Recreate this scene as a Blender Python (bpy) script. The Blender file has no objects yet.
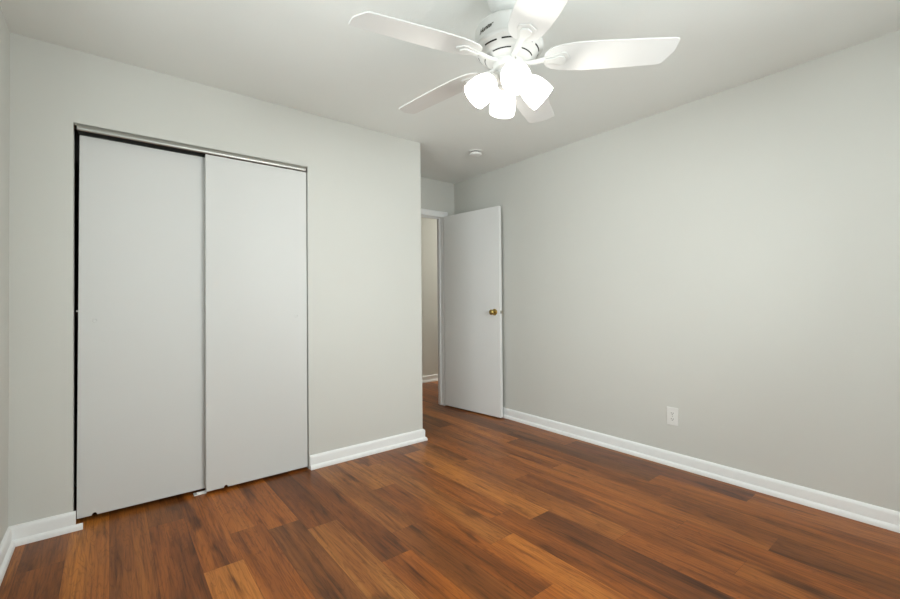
import bpy, bmesh, math, random
from mathutils import Vector, Matrix
random.seed(4)
SC = bpy.context.scene
COL = SC.collection
PI = math.pi

# ------------------------------------------------------------------ camera
CAM_H = 1.14175
yaw, pitch, roll, FPX, CY = 0.67264, 0.01135, -0.00854, 427.38, 295.435
F = Vector((math.sin(yaw)*math.cos(pitch), math.cos(yaw)*math.cos(pitch), math.sin(pitch)))
R0 = Vector((math.cos(yaw), -math.sin(yaw), 0)); U0 = R0.cross(F)
RT = R0*math.cos(roll) + U0*math.sin(roll); UP = -R0*math.sin(roll) + U0*math.cos(roll)
cd = bpy.data.cameras.new('camera'); cam = bpy.data.objects.new('camera', cd); COL.objects.link(cam)
cam.matrix_world = Matrix(((RT.x, UP.x, -F.x, 0), (RT.y, UP.y, -F.y, 0), (RT.z, UP.z, -F.z, CAM_H), (0, 0, 0, 1)))
cd.sensor_fit = 'HORIZONTAL'; cd.sensor_width = 36; cd.lens = 36*FPX/900
cd.shift_y = (CY-299.5)/900
cd.clip_start = 0.02
SC.camera = cam

# room dimensions (metres); closet wall ahead, doorway wall beyond it, window wall behind the camera
H = 2.44
XL, XR, YB, YC, YD, XC = -0.373, 3.009, -0.45, 2.888, 3.687, 2.005
FAN = (1.300, 1.228)

# ------------------------------------------------------------------ light and exposure
w = bpy.data.worlds.new('sky'); SC.world = w; w.use_nodes = True
bg = w.node_tree.nodes['Background']; bg.inputs['Color'].default_value = (0.80, 0.90, 1.0, 1); bg.inputs['Strength'].default_value = 1.0
def area(name, loc, direction, sx, sy, power, color, spread=PI):
    d = bpy.data.lights.new(name, 'AREA'); d.shape = 'RECTANGLE'; d.size = sx; d.size_y = sy; d.energy = power; d.color = color; d.spread = spread
    o = bpy.data.objects.new(name, d); COL.objects.link(o); o.location = loc
    o.rotation_euler = Vector(direction).to_track_quat('-Z', 'Y').to_euler(); return o
WX0, WX1, WZ0, WZ1 = 0.75, 2.20, 0.98, 2.02
area('window_daylight', ((WX0+WX1)/2, YB-0.16, (WZ0+WZ1)/2), (0, 1, -0.45), WX1-WX0, WZ1-WZ0, 39, (0.93, 1.0, 1.0))
VY0, VY1 = 0.75, 2.05
area('window_daylight', (XL-0.16, (VY0+VY1)/2, (WZ0+WZ1)/2), (1, 0, -0.35), VY1-VY0, WZ1-WZ0, 26, (0.93, 1.0, 1.0))
BULB_W, BULB_C, SHADE_E = 4.6, (1.0, 0.965, 0.90), 1.3
HALL_W = 30.0
SC.view_settings.view_transform = 'Standard'; SC.view_settings.look = 'None'
SC.view_settings.gamma = 1; SC.view_settings.use_curve_mapping = False
SC.view_settings.exposure = 0.48

# ------------------------------------------------------------------ materials
def new_mat(name):
    m = bpy.data.materials.new(name); m.use_nodes = True
    return m, m.node_tree.nodes, m.node_tree.links, m.node_tree.nodes['Principled BSDF']
def paint(name, col, rough=0.6, bump=0.0, scale=220.0, metal=0.0, var=0.015, spec=0.5):
    m, N, L, P = new_mat(name)
    tc = N.new('ShaderNodeTexCoord')
    nz = N.new('ShaderNodeTexNoise'); nz.inputs['Scale'].default_value = 3.0; nz.inputs['Detail'].default_value = 4
    L.new(tc.outputs['Object'], nz.inputs['Vector'])
    mx = N.new('ShaderNodeMix'); mx.data_type = 'RGBA'
    mx.inputs[6].default_value = (*[c*(1-var) for c in col], 1); mx.inputs[7].default_value = (*[min(1, c*(1+var)) for c in col], 1)
    L.new(nz.outputs['Fac'], mx.inputs[0]); L.new(mx.outputs[2], P.inputs['Base Color'])
    P.inputs['Roughness'].default_value = rough; P.inputs['Metallic'].default_value = metal
    P.inputs['Specular IOR Level'].default_value = spec
    if bump:
        n2 = N.new('ShaderNodeTexNoise'); n2.inputs['Scale'].default_value = scale; n2.inputs['Detail'].default_value = 2
        L.new(tc.outputs['Object'], n2.inputs['Vector'])
        b = N.new('ShaderNodeBump'); b.inputs['Strength'].default_value = bump; b.inputs['Distance'].default_value = 0.002
        L.new(n2.outputs['Fac'], b.inputs['Height']); L.new(b.outputs['Normal'], P.inputs['Normal'])
    return m
M_WALL = paint('greige_wall_paint', (0.65, 0.652, 0.61), 0.7, 0.15, spec=0.3)
M_CEIL = paint('ceiling_paint', (0.85, 0.87, 0.84), 0.85, 0.25, 160, spec=0.2)
M_TRIM = paint('white_trim_paint', (0.88, 0.89, 0.88), 0.4)
M_DOOR = paint('white_door_paint', (0.67, 0.675, 0.655), 0.55, 0.05, 90)
M_HDOOR = paint('white_enamel_door_paint', (0.84, 0.845, 0.83), 0.45, 0.05, 90)
M_FAN = paint('white_enamel', (0.64, 0.64, 0.615), 0.45)
M_BLADE = paint('white_blade', (0.70, 0.70, 0.68), 0.55)
M_PLASTIC = paint('white_plastic', (0.80, 0.80, 0.77), 0.4)
M_RAIL = paint('brushed_steel', (0.42, 0.42, 0.39), 0.38, metal=0.85)
M_BRASS = paint('aged_brass', (0.56, 0.41, 0.14), 0.25, metal=1.0)
M_STEEL = paint('latch_steel', (0.45, 0.43, 0.38), 0.35, metal=1.0)
M_DARK = paint('dark_slot', (0.02, 0.018, 0.015), 0.8)
M_RAIL_SHADE = paint('shaded_steel', (0.05, 0.047, 0.04), 0.6)  # track steel with the shade inside the channel put into its colour
M_INK = paint('dark_print', (0.05, 0.045, 0.03), 0.6)
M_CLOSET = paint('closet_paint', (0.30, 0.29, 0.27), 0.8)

def wood():
    m, N, L, P = new_mat('plank_floor')
    W_, LEN = 0.155, 1.22
    tc = N.new('ShaderNodeTexCoord'); sep = N.new('ShaderNodeSeparateXYZ'); L.new(tc.outputs['Object'], sep.inputs[0])
    def mth(op, a, b=None, c=None):
        n = N.new('ShaderNodeMath'); n.operation = op
        for i, v in enumerate((a, b, c)):
            if v is None: continue
            if isinstance(v, (int, float)): n.inputs[i].default_value = v
            else: L.new(v, n.inputs[i])
        return n.outputs[0]
    def white(x, y=0.0):
        cb = N.new('ShaderNodeCombineXYZ')
        for i, v in enumerate((x, y)):
            if isinstance(v, (int, float)): cb.inputs[i].default_value = v
            else: L.new(v, cb.inputs[i])
        n = N.new('ShaderNodeTexWhiteNoise'); n.noise_dimensions = '3D'; L.new(cb.outputs[0], n.inputs['Vector']); return n.outputs['Value']
    def ramp(fac, stops):
        r = N.new('ShaderNodeValToRGB'); L.new(fac, r.inputs[0])
        while len(r.color_ramp.elements) < len(stops): r.color_ramp.elements.new(0.5)
        for e, (p, c) in zip(r.color_ramp.elements, stops): e.position = p; e.color = (*c, 1)
        return r.outputs[0]
    def noise(vec, scale, detail, rough=0.5, dist=0.0):
        n = N.new('ShaderNodeTexNoise'); n.inputs['Scale'].default_value = scale; n.inputs['Detail'].default_value = detail
        n.inputs['Roughness'].default_value = rough; n.inputs['Distortion'].default_value = dist
        L.new(vec, n.inputs['Vector']); return n.outputs['Fac']
    def vec(x, y, z):
        cb = N.new('ShaderNodeCombineXYZ')
        for i, v in enumerate((x, y, z)):
            if isinstance(v, (int, float)): cb.inputs[i].default_value = v
            else: L.new(v, cb.inputs[i])
        return cb.outputs[0]
    def mixc(kind, fac, a, b):
        n = N.new('ShaderNodeMix'); n.data_type = 'RGBA'; n.blend_type = kind
        if isinstance(fac, (int, float)): n.inputs[0].default_value = fac
        else: L.new(fac, n.inputs[0])
        L.new(a, n.inputs[6])
        if isinstance(b, tuple): n.inputs[7].default_value = (*b, 1)
        else: L.new(b, n.inputs[7])
        return n.outputs[2]
    u = mth('DIVIDE', sep.outputs['X'], W_); row = mth('FLOOR', u); fu = mth('FRACT', u)
    off = mth('MULTIPLY', white(row, 3.7), 1.0)
    v = mth('ADD', mth('DIVIDE', sep.outputs['Y'], LEN), off); cell = mth('FLOOR', v); fv = mth('FRACT', v)
    r1 = white(row, cell); r2 = white(mth('ADD', row, 31.3), cell); r3 = white(row, mth('ADD', cell, 57.1))
    # printed strips: some planks read as two narrower ones
    # per-plank shift of the grain field
    gx = mth('ADD', sep.outputs['X'], mth('MULTIPLY', r1, 17.0)); gy = mth('ADD', sep.outputs['Y'], mth('MULTIPLY', r2, 23.0))
    broad = noise(vec(mth('MULTIPLY', gx, 9.0), mth('MULTIPLY', gy, 0.9), r3), 1.0, 3, 0.5, 0.7)
    fine = noise(vec(mth('MULTIPLY', gx, 95.0), mth('MULTIPLY', gy, 3.0), r3), 1.0, 6, 0.68, 0.5)
    cath = noise(vec(mth('MULTIPLY', gx, 16.0), mth('MULTIPLY', gy, 1.6), r2), 1.0, 2, 0.5, 1.6)
    rings = mth('ABSOLUTE', mth('SUBTRACT', mth('FRACT', mth('MULTIPLY', cath, 9.0)), 0.5))
    tone = mth('ADD', mth('MULTIPLY', r1, 0.40), mth('MULTIPLY', broad, 0.70))
    base = ramp(tone, [(0.22, (0.080, 0.0245, 0.0065)), (0.40, (0.195, 0.060, 0.0120)), (0.58, (0.320, 0.101, 0.0180)), (0.85, (0.50, 0.185, 0.034))])
    c = mixc('MULTIPLY', 0.95, base, ramp(fine, [(0.30, (0.42, 0.37, 0.33)), (0.52, (1, 1, 1)), (0.75, (1.2, 1.17, 1.12))]))
    c = mixc('MULTIPLY', 0.55, c, ramp(rings, [(0.0, (0.55, 0.5, 0.45)), (0.16, (1, 1, 1)), (0.5, (1.08, 1.06, 1.04))]))
    c = mixc('MULTIPLY', 1.0, c, ramp(r2, [(0.0, (0.80, 0.88, 1.10)), (0.5, (1.0, 1.0, 1.0)), (1.0, (1.06, 1.0, 0.90))]))
    # dark mineral streaks and knots
    dk = noise(vec(mth('MULTIPLY', gx, 13.0), mth('MULTIPLY', gy, 1.7), mth('MULTIPLY', r3, 9.0)), 1.0, 3, 0.55, 1.0)
    c = mixc('MULTIPLY', 0.85, c, ramp(dk, [(0.30, (0.30, 0.26, 0.24)), (0.45, (1, 1, 1)), (1.0, (1, 1, 1))]))
    # seams
    eu = mth('MULTIPLY', mth('MINIMUM', fu, mth('SUBTRACT', 1.0, fu)), W_)
    ev = mth('MULTIPLY', mth('MINIMUM', fv, mth('SUBTRACT', 1.0, fv)), LEN)
    e = mth('MINIMUM', eu, ev)
    seam = mth('LESS_THAN', e, 0.0009)
    c = mixc('MULTIPLY', mth('MULTIPLY', seam, 0.55), c, (0.25, 0.2, 0.17))
    L.new(c, P.inputs['Base Color'])
    rr = mth('ADD', 0.24, mth('MULTIPLY', fine, 0.14)); L.new(rr, P.inputs['Roughness'])
    P.inputs['Specular IOR Level'].default_value = 0.22
    b = N.new('ShaderNodeBump'); b.inputs['Strength'].default_value = 0.12; b.inputs['Distance'].default_value = 0.001
    hgt = mth('SUBTRACT', mth('MULTIPLY', fine, 0.6), mth('MULTIPLY', seam, 1.0))
    L.new(hgt, b.inputs['Height']); L.new(b.outputs['Normal'], P.inputs['Normal'])
    return m
M_FLOOR = wood()

def glow_glass():
    m, N, L, P = new_mat('frosted_glass_shade')
    P.inputs['Base Color'].default_value = (0.9, 0.89, 0.86, 1); P.inputs['Roughness'].default_value = 0.35
    P.inputs['Emission Color'].default_value = (*BULB_C, 1); P.inputs['Emission Strength'].default_value = SHADE_E
    return m
M_SHADE = glow_glass()
def bulb_mat():
    m, N, L, P = new_mat('lit_bulb')
    P.inputs['Base Color'].default_value = (1, 1, 1, 1); P.inputs['Emission Color'].default_value = (*BULB_C, 1); P.inputs['Emission Strength'].default_value = 2.5
    return m
M_BULB = bulb_mat()
def pane_mat():
    m = bpy.data.materials.new('window_glass'); m.use_nodes = True; N = m.node_tree.nodes; L = m.node_tree.links; N.clear()
    o = N.new('ShaderNodeOutputMaterial'); mx = N.new('ShaderNodeMixShader'); t = N.new('ShaderNodeBsdfTransparent'); g = N.new('ShaderNodeBsdfGlossy')
    g.inputs['Roughness'].default_value = 0.02; fr = N.new('ShaderNodeFresnel'); fr.inputs['IOR'].default_value = 1.45
    L.new(fr.outputs[0], mx.inputs[0]); L.new(t.outputs[0], mx.inputs[1]); L.new(g.outputs[0], mx.inputs[2]); L.new(mx.outputs[0], o.inputs['Surface'])
    return m
M_PANE = pane_mat()

# ------------------------------------------------------------------ helpers
def obj(name, bm, mat, parent=None, smooth=None, bevel=0.0, segs=2, **props):
    bmesh.ops.recalc_face_normals(bm, faces=bm.faces)
    me = bpy.data.meshes.new(name); bm.to_mesh(me); bm.free()
    me.materials.append(mat)
    o = bpy.data.objects.new(name, me); COL.objects.link(o)
    if smooth is not None:
        for p in me.polygons: p.use_smooth = True
        me.set_sharp_from_angle(angle=math.radians(smooth))
    if bevel:
        md = o.modifiers.new('bevel', 'BEVEL'); md.width = bevel; md.segments = segs; md.limit_method = 'ANGLE'; md.angle_limit = math.radians(40)
    if parent: o.parent = parent
    for k, v in props.items(): o[k] = v
    return o
def struct(name, bm, mat, **kw):
    o = obj(name, bm, mat, **kw)
    if o.parent is None: o['kind'] = 'structure'
    return o
def thing(name, label, cat, loc=(0, 0, 0), rotz=0.0, group=None):
    o = bpy.data.objects.new(name, None); COL.objects.link(o); o.empty_display_size = 0.05
    o.location = loc; o.rotation_euler = (0, 0, rotz); o['label'] = label; o['category'] = cat
    if group: o['group'] = group
    return o
def box(bm, x0, x1, y0, y1, z0, z1):
    vs = [bm.verts.new((x, y, z)) for x in (x0, x1) for y in (y0, y1) for z in (z0, z1)]
    for f in ((0, 1, 3, 2), (4, 6, 7, 5), (0, 4, 5, 1), (2, 3, 7, 6), (0, 2, 6, 4), (1, 5, 7, 3)): bm.faces.new([vs[i] for i in f])
    return bm
def prism(bm, pts, lo, hi, frame=None):
    """extrude a 2-D outline; frame(a, b, t) -> point"""
    fr = frame or (lambda a, b, t: (a, b, t))
    A = [bm.verts.new(fr(a, b, lo)) for a, b in pts]; B = [bm.verts.new(fr(a, b, hi)) for a, b in pts]
    n = len(pts)
    bm.faces.new(A[::-1]); bm.faces.new(B)
    for i in range(n): bm.faces.new((A[i], A[(i+1) % n], B[(i+1) % n], B[i]))
    return bm
def lathe(bm, prof, n=48, frame=None, caps=True):
    """profile of (radius, height); frame maps local point to world"""
    fr = frame or (lambda p: p)
    rings = []
    for r, z in prof:
        if r < 1e-6: rings.append([bm.verts.new(fr(Vector((0, 0, z))))])
        else: rings.append([bm.verts.new(fr(Vector((r*math.cos(2*PI*i/n), r*math.sin(2*PI*i/n), z)))) for i in range(n)])
    for a, b in zip(rings, rings[1:]):
        for i in range(n):
            j = (i+1) % n
            if len(a) == 1 and len(b) == 1: continue
            if len(a) == 1: bm.faces.new((a[0], b[i], b[j]))
            elif len(b) == 1: bm.faces.new((a[i], b[0], a[j]))
            else: bm.faces.new((a[i], b[i], b[j], a[j]))
    if caps:
        for q in (rings[0], rings[-1]):
            if len(q) > 2: bm.faces.new(q)
    return bm
def tube(bm, pts, rad, n=12):
    pts = [Vector(p) for p in pts]; rad = rad if isinstance(rad, (list, tuple)) else [rad]*len(pts)
    rings = []
    for i, p in enumerate(pts):
        d = (pts[min(i+1, len(pts)-1)] - pts[max(i-1, 0)]).normalized()
        a = d.cross(Vector((0.03, 0.02, 1)) if abs(d.z) < 0.95 else Vector((1, 0, 0))).normalized(); b = d.cross(a)
        rings.append([bm.verts.new(p + (a*math.cos(2*PI*k/n) + b*math.sin(2*PI*k/n))*rad[i]) for k in range(n)])
    for a, b in zip(rings, rings[1:]):
        for k in range(n): bm.faces.new((a[k], b[k], b[(k+1) % n], a[(k+1) % n]))
    bm.faces.new(rings[0][::-1]); bm.faces.new(rings[-1])
    return bm
def axis_frame(origin, direction):
    q = Vector(direction).normalized().to_track_quat('Z', 'Y'); o = Vector(origin)
    return lambda p: o + q @ Vector(p)
B = bmesh.new

# ------------------------------------------------------------------ room shell
struct('floor', box(B(), XL-0.12, 6.2, YB-0.12, 5.1, -0.06, 0), M_FLOOR)
struct('ceiling', box(B(), XL-0.12, XR+0.12, YB-0.12, YD+0.12, H, H+0.08), M_CEIL)
bm = box(B(), XL-0.12, XL, YB-0.12, VY0, 0, H); box(bm, XL-0.12, XL, VY1, 3.62, 0, H); box(bm, XL-0.12, XL, VY0, VY1, 0, WZ0); box(bm, XL-0.12, XL, VY0, VY1, WZ1, H)
struct('wall_left', bm, M_WALL)
struct('wall_right', box(B(), XR, XR+0.12, YB-0.12, YD+0.12, 0, H), M_WALL)
# closet wall: left return and header, then the run with the rounded outside corner and the closet's end wall
OX0, OX1, OZ = -0.145, 1.062, 2.066
bm = box(B(), XL, OX0, YC, YC+0.105, 0, H); box(bm, OX0, OX1, YC, YC+0.105, OZ, H)
struct('wall_back', bm, M_WALL)
rc = 0.006
corner = [(XC-rc+rc*math.sin(a), YC+rc-rc*math.cos(a)) for a in [k*PI/12 for k in range(7)]]
bm = prism(B(), [(OX1, YC)] + corner + [(XC, YD), (XC-0.1, YD), (XC-0.1, YC+0.105), (OX1, YC+0.105)], 0, H)
struct('wall_middle', bm, M_WALL)
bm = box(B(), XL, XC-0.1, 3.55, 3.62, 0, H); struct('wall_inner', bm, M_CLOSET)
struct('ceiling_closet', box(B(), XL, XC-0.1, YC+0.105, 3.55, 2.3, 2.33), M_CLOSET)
# doorway wall
DX0, DX1, DZ = 2.074, 2.840, 2.045
bm = box(B(), XC-0.1, DX0-0.012, YD, YD+0.100, 0, H); box(bm, DX1+0.012, XR, YD, YD+0.100, 0, H); box(bm, DX0-0.012, DX1+0.012, YD, YD+0.100, DZ+0.012, H)
struct('wall_far', bm, M_WALL)
# hallway behind it
struct('wall_hall', box(B(), 1.0, 6.2, 4.90, 5.02, 0, H), M_WALL)
bm = box(B(), 0.9, 1.0, YD+0.100, 5.02, 0, H); box(bm, 6.1, 6.2, YD+0.100, 4.9, 0, H); box(bm, XR+0.12, 6.2, YD, YD+0.100, 0, H); box(bm, 1.0, XC-0.1, YD, YD+0.100, 0, H)
struct('wall_hall_ends', bm, M_WALL)
struct('ceiling_hall', box(B(), 0.9, 6.2, YD+0.12, 5.1, H, H+0.08), M_CEIL)
# window wall behind the camera
bm = box(B(), XL, WX0, YB-0.12, YB, 0, H); box(bm, WX1, XR, YB-0.12, YB, 0, H); box(bm, WX0, WX1, YB-0.12, YB, 0, WZ0); box(bm, WX0, WX1, YB-0.12, YB, WZ1, H)
struct('wall_front', bm, M_WALL)
def window(name, half, loc, rotz):
    """two-sash window in a wall opening; local x along the wall, local -y to the outside"""
    win = bpy.data.objects.new(name, None); COL.objects.link(win); win.location = loc; win.rotation_euler = (0, 0, rotz); win['kind'] = 'structure'
    hz = WZ1-WZ0; bm = B()
    for x0, x1, z0, z1 in ((-half, -half+0.04, 0, hz), (half-0.04, half, 0, hz), (-half+0.04, half-0.04, 0, 0.04), (-half+0.04, half-0.04, hz-0.04, hz), (-half+0.04, half-0.04, hz/2-0.018, hz/2+0.018)):
        box(bm, x0, x1, -0.10, -0.05, z0, z1)
    obj('window_frame', bm, M_TRIM, win, bevel=0.003)
    obj('window_sill', box(B(), -half-0.05, half+0.05, 0.0, 0.045, -0.025, 0), M_TRIM, win, bevel=0.004)
    for z0, z1 in ((0.04, hz/2-0.018), (hz/2+0.018, hz-0.04)):
        obj('pane', box(B(), -half+0.04, half-0.04, -0.077, -0.073, z0, z1), M_PANE, win)
window('window_1', (WX1-WX0)/2, ((WX0+WX1)/2, YB, WZ0), 0)
window('window_2', (VY1-VY0)/2, (XL, (VY0+VY1)/2, WZ0), -PI/2)

# ------------------------------------------------------------------ baseboards with shoe moulding (profile: out from wall, up)
BOARD = [(0, 0), (0.0135, 0), (0.0135, 0.074), (0.012, 0.082), (0.0085, 0.088), (0.003, 0.0925), (0, 0.093)]
SHOE = [(0.0135, 0), (0.027, 0), (0.0268, 0.010), (0.0250, 0.018), (0.0205, 0.025), (0.0135, 0.029)]
def sweep(bm, prof, path):
    """path: floor points, room side on the right of the travel direction; mitred corners"""
    pts = [Vector((x, y)) for x, y in path]; rings = []
    for i, p in enumerate(pts):
        ns = []
        if i > 0: d = (p-pts[i-1]).normalized(); ns.append(Vector((d.y, -d.x)))
        if i < len(pts)-1: d = (pts[i+1]-p).normalized(); ns.append(Vector((d.y, -d.x)))
        if len(ns) == 2: m = (ns[0]+ns[1]); m = m/(m.dot(ns[0]))
        else: m = ns[0]
        rings.append([bm.verts.new((p.x+m.x*o, p.y+m.y*o, z)) for o, z in prof])
    n = len(prof)
    for a, b in zip(rings, rings[1:]):
        for k in range(n): bm.faces.new((a[k], a[(k+1) % n], b[(k+1) % n], b[k]))
    bm.faces.new(rings[0]); bm.faces.new(rings[-1][::-1])
def skirting(name, path, shoe_path=None):
    bm = B(); sweep(bm, BOARD, path); sweep(bm, SHOE, shoe_path or path)
    return struct(name, bm, M_TRIM, smooth=35)
skirting('baseboard_left', [(XL, YB+0.001), (XL, YC), (OX0+0.012, YC)], [(XL, YB+0.001), (XL, YC), (OX0+0.040, YC)])
skirting('baseboard_back', [(OX1+0.004, YC), (XC, YC), (XC, YD-0.02)])
skirting('baseboard_right', [(XR, YD-0.021), (XR, YB+0.001)])
skirting('baseboard_hall', [(1.0, 4.90), (6.1, 4.90)])
skirting('baseboard_front', [(XR-0.028, YB), (XL+0.028, YB)])

# ------------------------------------------------------------------ doorway casing and jamb
t = B()
CW = 0.058
def casing_prof(wd): return [(0, 0), (wd, 0), (wd, 0.011), (wd*0.85, 0.017), (wd*0.35, 0.013), (wd*0.08, 0.009), (0, 0.007)]
# right leg, left leg, head (board with a stepped face)
for sgn, x in ((1, DX1+0.004), (-1, DX0-0.004)):
    prism(t, [(x+sgn*a, YD-b) for a, b in casing_prof(CW)], 0, DZ+0.004)
prism(t, [(DZ+0.004+a, YD-b) for a, b in casing_prof(CW)], DX0-0.004-CW, DX1+0.004+CW, frame=lambda a, b, s: (s, b, a))
struct('trim_1', t, M_TRIM)
j = B()
box(j, DX1, DX1+0.012, YD-0.002, YD+0.102, 0, DZ+0.012); box(j, DX0-0.012, DX0, YD-0.002, YD+0.102, 0, DZ+0.012); box(j, DX0, DX1, YD-0.002, YD+0.102, DZ, DZ+0.012)
box(j, DX1-0.011, DX1, YD+0.042, YD+0.072, 0, DZ-0.011); box(j, DX0, DX0+0.011, YD+0.042, YD+0.072, 0, DZ-0.011); box(j, DX0, DX1, YD+0.042, YD+0.072, DZ-0.011, DZ)
struct('trim_2', j, M_TRIM, bevel=0.0015)

# ------------------------------------------------------------------ hinged door, standing open
HX, HY = 2.8355, 3.662
DW, DT, DH = 0.757, 0.035, 2.036
ang = math.atan2(2.908-3.652, 2.924-2.8335)
door = bpy.data.objects.new('door_1', None); COL.objects.link(door); door.location = (HX, HY, 0.012); door.rotation_euler = (0, 0, ang)
door['kind'] = 'structure'; door['label'] = 'white flush hinged door with brass knob, standing open in the doorway'; door['category'] = 'door'
# local x along the door, local +y is the side towards the right wall
obj('panel', box(B(), 0, DW, 0, DT, 0, DH), M_HDOOR, door, bevel=0.002)
for s in (-1, 1):
    y0 = 0 if s < 0 else DT
    fr = axis_frame((DW-0.062, y0, 1.012), (0, s, 0))
    k = obj('door_knob', lathe(B(), [(0.0, 0.0), (0.0315, 0), (0.0325, 0.003), (0.030, 0.007), (0.020, 0.010), (0.0115, 0.014), (0.0105, 0.028), (0.014, 0.033), (0.0235, 0.039), (0.0268, 0.047), (0.0262, 0.055), (0.021, 0.061), (0.012, 0.0635), (0, 0.064)], 32, fr, caps=False), M_BRASS, door, smooth=40)
    k['label'] = 'round brass knob'
obj('latch_plate', box(B(), DW, DW+0.0015, 0.006, DT-0.006, 0.998, 1.026), M_STEEL, door)
obj('latch_bolt', prism(B(), [(DW, 0.011), (DW+0.011, 0.013), (DW+0.006, 0.024), (DW, 0.024)], 1.003, 1.021), M_STEEL, door)
for z in (0.22, 1.01, 1.80):
    obj('hinge', lathe(B(), [(0, 0), (0.0055, 0), (0.0055, 0.09), (0.0, 0.09)], 12, lambda p, z=z: Vector((-0.004, DT+0.004, z-0.045))+Vector(p), caps=False), M_TRIM, door, smooth=40)

# ------------------------------------------------------------------ closet: track, sliding doors, floor guide
tr = thing('sliding_door_track', 'grey metal track across the top of the closet opening', 'track', ((OX0+OX1)/2, YC+0.05, OZ))
TX0, TX1 = OX0+0.014-tr.location.x, OX1-0.012-tr.location.x
ty = lambda y: YC+y-tr.location.y
fascia = [(0.006, -0.001), (0.006, -0.006), (0.0025, -0.011), (0.002, -0.024), (0.0045, -0.032), (0.0075, -0.0345), (0.0095, -0.033), (0.0095, -0.001)]
obj('fascia', prism(B(), [(ty(a), b) for a, b in fascia], TX0, TX1, frame=lambda a, b, s: (s, a, b)), M_RAIL, tr, smooth=35)
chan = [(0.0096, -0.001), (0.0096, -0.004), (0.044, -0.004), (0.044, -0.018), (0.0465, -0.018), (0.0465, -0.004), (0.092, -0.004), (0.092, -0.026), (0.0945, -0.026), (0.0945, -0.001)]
obj('channel', prism(B(), [(ty(a), b) for a, b in chan], TX0, TX1, frame=lambda a, b, s: (s, a, b)), M_RAIL_SHADE, tr, smooth=35)
for x0, x1 in ((TX0-0.011, TX0-0.0005), (TX1+0.0005, TX1+0.010)):
    obj('end_bracket', box(B(), x0, x1, ty(0.014), ty(0.088), -0.0075, -0.001), M_STEEL, tr)
def sliding_door(name, label, x0, x1, y0, z0, z1, pull_x, pull_z, notches, bumper=False):
    th = 0.028
    d = thing(name, label, 'door', ((x0+x1)/2, y0+th/2, z0)); d['kind'] = 'thing'
    ox, oz = d.location.x, d.location.z
    pts = [(x0, z0)]
    for nx in notches:
        for k in range(9):
            a = PI*(1-k/8); pts.append((nx+0.011*math.cos(a), z0+0.013*math.sin(a)))
    pts += [(x1, z0), (x1, z1), (x0, z1)]
    # recess for the finger pull stays in the pull's own mesh; the slab is one outline extruded
    obj('panel', prism(B(), [(a-ox, b-oz) for a, b in pts], -th/2, th/2, frame=lambda a, b, s: (a, s, b)), M_DOOR, d, bevel=0.0012)
    fr = axis_frame((pull_x-ox, -th/2, pull_z-oz), (0, -1, 0))
    obj('finger_pull', lathe(B(), [(0.0, 0.0003), (0.0070, 0.0003), (0.0080, 0.0020), (0.0092, 0.0023), (0.0102, 0.0014), (0.0106, 0.0)], 28, fr, caps=False), M_DOOR, d, smooth=50)
    for wx in (x0+0.10, x1-0.10):
        h = B(); box(h, wx-ox-0.02, wx-ox+0.02, th/2, th/2+0.003, z1-oz-0.05, z1-oz+0.012)
        hh = obj('hanger', h, M_STEEL, d)
        obj('roller', lathe(B(), [(0, -0.003), (0.009, -0.003), (0.010, 0), (0.009, 0.003), (0, 0.003)], 20, axis_frame((wx-ox, th/2+0.006, z1-oz+0.003), (0, 1, 0)), caps=False), M_PLASTIC, hh, smooth=40)
    if bumper:
        obj('bumper', lathe(B(), [(0, 0), (0.004, 0), (0.004, 0.008), (0, 0.009)], 14, axis_frame((x0-ox, -0.004, 1.10-oz), (-1, 0, 0)), caps=False), M_PLASTIC, d, smooth=40)
    return d
sliding_door('closet_door', 'white flush sliding closet door behind the other panel, beside the dark gap', OX0+0.012, 0.495, YC+0.056, 0.026, 2.022, -0.066, 1.05, [-0.062], True).rotation_euler.y = 0.005
sliding_door('closet_door', 'white flush sliding closet door in front, overlapping the panel behind it', 0.449, OX1-0.006, YC+0.0115, 0.017, 2.029, 0.985, 1.045, [0.555])
g = thing('floor_guide', 'small white plastic guide on the floor where the closet doors overlap', 'door guide', (0.43, YC+0.045, 0.0))
bm = box(B(), -0.04, 0.025, -0.010, 0.036, 0.0, 0.003)
obj('base_plate', bm, M_PLASTIC, g, bevel=0.001)
obj('fin', box(B(), -0.025, 0.025, 0.0005, 0.0060, 0.003, 0.014), M_PLASTIC, g, bevel=0.0008)

# ------------------------------------------------------------------ wall outlet
ol = thing('wall_outlet', 'white duplex power outlet on the right wall above the baseboard', 'outlet', (XR, 1.347, 0.337))
bm = box(B(), -0.0055, 0, -0.038, 0.038, -0.0605, 0.0605)
obj('cover_plate', bm, M_PLASTIC, ol, bevel=0.003, segs=3)
for zc in (0.0195, -0.0195):
    pts = []
    for k in range(28):
        a = 2*PI*k/28; pts.append((0.0172*math.cos(a), max(-0.0125, min(0.0125, 0.0172*math.sin(a)))+zc))
    rcp = obj('receptacle', prism(B(), pts, -0.0075, -0.005, frame=lambda a, b, s: (s, a, b)), M_PLASTIC, ol)
    for y in (-0.0065, 0.0065):
        obj('slot', box(B(), -0.0079, -0.0072, y-0.0013, y+0.0013, zc-0.001, zc+0.0075), M_DARK, rcp)
    obj('slot', lathe(B(), [(0, 0), (0.0026, 0), (0.0026, 0.0007), (0, 0.0007)], 14, axis_frame((-0.0072, 0, zc-0.0068), (-1, 0, 0)), caps=False), M_DARK, rcp)
obj('screw', lathe(B(), [(0, 0.0), (0.0032, 0.0), (0.0028, 0.001), (0, 0.0014)], 14, axis_frame((-0.0055, 0, 0), (-1, 0, 0)), caps=False), M_STEEL, ol, smooth=40)

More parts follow.
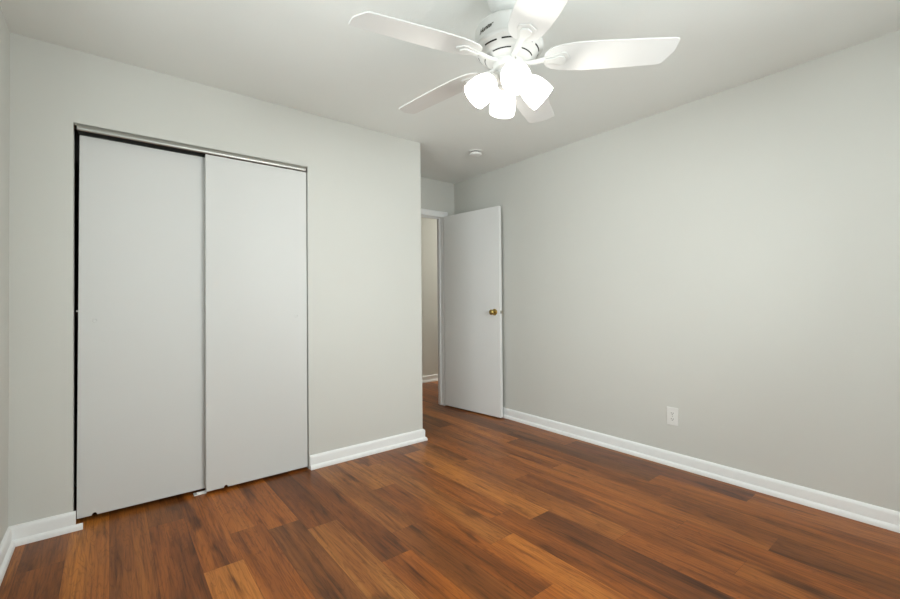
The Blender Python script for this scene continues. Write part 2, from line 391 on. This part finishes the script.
# ------------------------------------------------------------------ smoke detector
sd = thing('smoke_detector', 'round white smoke detector on the ceiling in front of the doorway', 'smoke detector', (2.502, 2.765, H))
obj('mounting_plate', lathe(B(), [(0, 0), (0.060, 0), (0.060, -0.004), (0.055, -0.007), (0, -0.007)], 40, caps=False), M_PLASTIC, sd, smooth=35)
obj('neck', lathe(B(), [(0, -0.007), (0.043, -0.007), (0.043, -0.017), (0, -0.017)], 40, caps=False), M_DARK, sd, smooth=35)
obj('cover', lathe(B(), [(0, -0.0155), (0.050, -0.0155), (0.0535, -0.018), (0.0535, -0.030), (0.050, -0.036), (0.040, -0.0385), (0.030, -0.039), (0, -0.039)], 40, caps=False), M_PLASTIC, sd, smooth=35)
obj('test_button', lathe(B(), [(0, -0.039), (0.011, -0.039), (0.0105, -0.041), (0, -0.0415)], 24, lambda p: Vector((0.02, -0.012, 0))+Vector(p), caps=False), M_PLASTIC, sd, smooth=35)

# ------------------------------------------------------------------ ceiling fan with light kit (built about its axis, z measured from the floor)
fan = thing('ceiling_fan', 'white ceiling fan with five blades and a lit four-shade light kit', 'ceiling fan', (FAN[0], FAN[1], H))
fz = lambda p: Vector((p[0], p[1], p[2]-H))
obj('canopy', lathe(B(), [(0, 2.44), (0.086, 2.44), (0.087, 2.430), (0.083, 2.395), (0.073, 2.362), (0.060, 2.343), (0.050, 2.337), (0, 2.337)], 48, fz, caps=False), M_FAN, fan, smooth=35)
for a in (2.9, 2.9+PI):
    obj('canopy_screw', lathe(B(), [(0, 0), (0.004, 0), (0.0032, 0.002), (0, 0.0026)], 12, axis_frame((0.080*math.cos(a), 0.080*math.sin(a), 2.395-H), (math.cos(a), math.sin(a), -0.3)), caps=False), M_STEEL, fan, smooth=40)
obj('downrod', lathe(B(), [(0, 2.337), (0.0125, 2.337), (0.0125, 2.29), (0, 2.29)], 24, fz, caps=False), M_DARK, fan, smooth=35)
obj('yoke_cover', lathe(B(), [(0.013, 2.318), (0.032, 2.316), (0.040, 2.309), (0.044, 2.296), (0.046, 2.281), (0.013, 2.281)], 40, fz, caps=False), M_FAN, fan, smooth=35)
mh = obj('motor_housing', lathe(B(), [(0, 2.2850), (0.05, 2.2850), (0.105, 2.2790), (0.128, 2.2690), (0.1365, 2.2570), (0.138, 2.2430), (0.138, 2.1950), (0.1435, 2.1910), (0.1445, 2.1830), (0.14, 2.1750), (0.133, 2.1720), (0.126, 2.1660), (0.118, 2.1550), (0.1085, 2.1470), (0.1045, 2.1460), (0.1, 2.1440), (0.092, 2.1350), (0.083, 2.1290), (0.066, 2.1270), (0, 2.1270)], 72, fz, caps=False), M_FAN, fan, smooth=28)
# vent slots in the two sloping rings
def slot(r0, z0, r1, z1, a0, a1):
    bm = B(); n = 8; A, C = [], []
    nx, nz = (z0-z1), -(r0-r1); ln = math.hypot(nx, nz); nx, nz = nx/ln, nz/ln
    if nz > 0: nx, nz = -nx, -nz
    rows = []
    for e in (0.0006, -0.0015):
        for r, z in ((r0, z0), (r1, z1)):
            rows.append([bm.verts.new(fz(((r+nx*e)*math.cos(a0+(a1-a0)*k/n), (r+nx*e)*math.sin(a0+(a1-a0)*k/n), z+nz*e))) for k in range(n+1)])
    order = [rows[0], rows[1], rows[3], rows[2]]
    for i in range(4):
        p, q = order[i], order[(i+1) % 4]
        for k in range(n): bm.faces.new((p[k], p[k+1], q[k+1], q[k]))
    bm.faces.new([r[0] for r in order]); bm.faces.new([r[-1] for r in order][::-1])
    return bm
BA0 = 27.0
for k in range(10):
    a = math.radians(BA0+36*k+18); obj('vent_slot', slot(0.1255, 2.1653, 0.1222, 2.1608, a-0.235, a+0.235), M_DARK, mh)
for k in range(5):
    a = math.radians(BA0+72*k+36); obj('vent_slot', slot(0.0985, 2.1422, 0.0955, 2.1389, a-0.40, a+0.40), M_DARK, mh)
# maker's script on the housing band, wrapped round the curve
cu = bpy.data.curves.new('script', 'FONT'); cu.body = 'Hunter'; cu.size = 0.025; cu.shear = 0.45; cu.align_x = 'CENTER'; cu.space_character = 0.95; cu.offset = 0.0004
tmp = bpy.data.objects.new('script_source', cu); COL.objects.link(tmp); bpy.context.view_layer.update()
me = bpy.data.meshes.new_from_object(tmp.evaluated_get(bpy.context.evaluated_depsgraph_get())); bpy.data.objects.remove(tmp); bpy.data.curves.remove(cu)
bm = B(); bm.from_mesh(me); bpy.data.meshes.remove(me)
LA = math.radians(183)
ex = bmesh.ops.extrude_face_region(bm, geom=list(bm.faces)); top = {v for v in ex['geom'] if isinstance(v, bmesh.types.BMVert)}
for v in bm.verts:
    x, y = v.co.x, v.co.y; a = LA + x/0.138; r = 0.1388 if v in top else 0.1376
    v.co = fz((r*math.cos(a), r*math.sin(a), 2.210+y+0.10*x))
obj('logo_lettering', bm, M_INK, mh)

# blades and blade irons
def blade_outline():
    lo = [(0.146, -0.024), (0.155, -0.041), (0.176, -0.058), (0.212, -0.070), (0.260, -0.0765), (0.32, -0.0785), (0.42, -0.0770), (0.54, -0.0730), (0.640, -0.0690), (0.6515, -0.0660), (0.6565, -0.058)]
    hi = [(0.6585, -0.008), (0.6560, 0.0050), (0.6310, 0.0590), (0.6230, 0.0670), (0.608, 0.0705), (0.50, 0.0755), (0.40, 0.0785), (0.32, 0.0785), (0.260, 0.0765), (0.212, 0.070), (0.176, 0.058), (0.155, 0.041), (0.146, 0.024)]
    return lo + hi
PITCH = math.radians(-11)
ZB = 2.135
for k in range(5):
    a = math.radians((27, 98.5, 170, 241.5, 315)[k]); ca, sa = math.cos(a), math.sin(a); droop = (0.0, 0.024, 0.036, 0.0, 0.010)[k]
    def bf(r, s, t, ca=ca, sa=sa, droop=droop):       # blade frame: along, across, up; tilted about its length
        s2 = s*math.cos(PITCH) - t*math.sin(PITCH); z = ZB + t*math.cos(PITCH) + s*math.sin(PITCH) - droop*(r-0.1)
        return fz((r*ca - s2*sa, r*sa + s2*ca, z))
    bl = obj('blade', prism(B(), blade_outline(), 0.0, 0.0055, frame=bf), M_BLADE, fan, bevel=0.0015)
    bm = B()
    # arm: flat casting that leaves the motor, drops and spreads into a spade under the blade
    secs = [(0.060, 0.013, 2.124, 0.012), (0.085, 0.0125, 2.122, 0.012), (0.110, 0.012, 2.124, 0.012), (0.135, 0.0125, 2.129, 0.012), (0.160, 0.015, 2.131, 0.010)]
    rings = []
    for r, hw, z, th in secs:
        f = max(0, min(1, (r-0.085)/0.06))*math.sin(PITCH)
        pts = [(-hw, 0.3*th), (-hw*0.55, -th*0.5), (hw*0.55, -th*0.5), (hw, 0.3*th), (hw*0.7, th*0.5), (-hw*0.7, th*0.5)]
        rings.append([bm.verts.new(fz((r*ca - s*sa, r*sa + s*ca, z+t+s*f))) for s, t in pts])
    for p, q in zip(rings, rings[1:]):
        for i in range(6): bm.faces.new((p[i], p[(i+1) % 6], q[(i+1) % 6], q[i]))
    bm.faces.new(rings[0]); bm.faces.new(rings[-1][::-1])
    spade = [(0.150, -0.014), (0.178, -0.022), (0.212, -0.036), (0.232, -0.034), (0.250, 0.0), (0.232, 0.034), (0.212, 0.036), (0.178, 0.022), (0.150, 0.014)]
    prism(bm, spade, -0.0055, 0.0, frame=bf)
    inner = [(0.150, -0.010), (0.180, -0.013), (0.206, -0.022), (0.222, -0.021), (0.233, 0.0), (0.222, 0.021), (0.206, 0.022), (0.180, 0.013), (0.150, 0.010)]
    prism(bm, inner, -0.0125, -0.0055, frame=bf)
    obj('blade_iron', bm, M_FAN, fan, bevel=0.002)

# switch housing and light kit
sh = obj('switch_housing', lathe(B(), [(0, 2.130), (0.060, 2.130), (0.063, 2.127), (0.064, 2.105), (0.060, 2.097), (0.050, 2.093), (0, 2.093)], 48, fz, caps=False), M_FAN, fan, smooth=35)
for k in range(3):
    a = math.radians(250+120*k); obj('screw', lathe(B(), [(0, 0), (0.0035, 0), (0.003, 0.002), (0, 0.0025)], 12, axis_frame((0.0638*math.cos(a), 0.0638*math.sin(a), 2.116-H), (math.cos(a), math.sin(a), 0)), caps=False), M_STEEL, sh, smooth=40)
obj('light_fitter', lathe(B(), [(0, 2.094), (0.044, 2.094), (0.046, 2.090), (0.046, 2.064), (0.040, 2.052), (0.022, 2.044), (0.010, 2.038), (0.008, 2.030), (0, 2.028)], 40, fz, caps=False), M_FAN, fan, smooth=35)
LT = math.radians(47)                       # tilt of each shade away from straight down
for k in range(4):
    a = math.radians(236+90*k); ca, sa = math.cos(a), math.sin(a)
    ax = Vector((ca*math.sin(LT), sa*math.sin(LT), -math.cos(LT)))
    nk = Vector((0.062*ca, 0.062*sa, 2.061-H))
    fr = axis_frame(nk, ax)
    hd = obj('lamp_holder', lathe(B(), [(0, -0.028), (0.014, -0.028), (0.016, -0.012), (0.027, -0.006), (0.029, 0.0), (0.029, 0.012), (0.024, 0.013), (0, 0.013)], 28, fr, caps=False), M_FAN, fan, smooth=40)
    prof = [(0.0255, 0.006), (0.031, 0.010), (0.041, 0.020), (0.049, 0.035), (0.0545, 0.055), (0.0575, 0.080), (0.0580, 0.100), (0.0565, 0.116), (0.0540, 0.117), (0.0555, 0.100), (0.0550, 0.080), (0.052, 0.056), (0.0465, 0.037), (0.039, 0.023), (0.030, 0.0135), (0.0255, 0.010)]
    obj('lamp_shade', lathe(B(), prof + [prof[0]], 40, fr, caps=False), M_SHADE, fan, smooth=60)
    obj('bulb', lathe(B(), [(0, 0.013), (0.013, 0.014), (0.014, 0.028), (0.021, 0.045), (0.0265, 0.062), (0.0265, 0.074), (0.021, 0.087), (0.010, 0.094), (0, 0.096)], 28, fr, caps=False), M_BULB, hd, smooth=60)
    ld = bpy.data.lights.new('bulb_light', 'POINT'); ld.energy = BULB_W; ld.color = BULB_C; ld.shadow_soft_size = 0.025
    lo = bpy.data.objects.new('bulb_light', ld); COL.objects.link(lo); lo.parent = fan; lo.location = nk + ax*0.101

# unseen fill light added to brighten the hallway beyond the doorway
ld = bpy.data.lights.new('hall_fill', 'POINT'); ld.energy = HALL_W; ld.color = (1.0, 0.96, 0.90); ld.shadow_soft_size = 0.12
lo = bpy.data.objects.new('hall_fill', ld); COL.objects.link(lo); lo.location = (4.9, 4.40, 2.25)
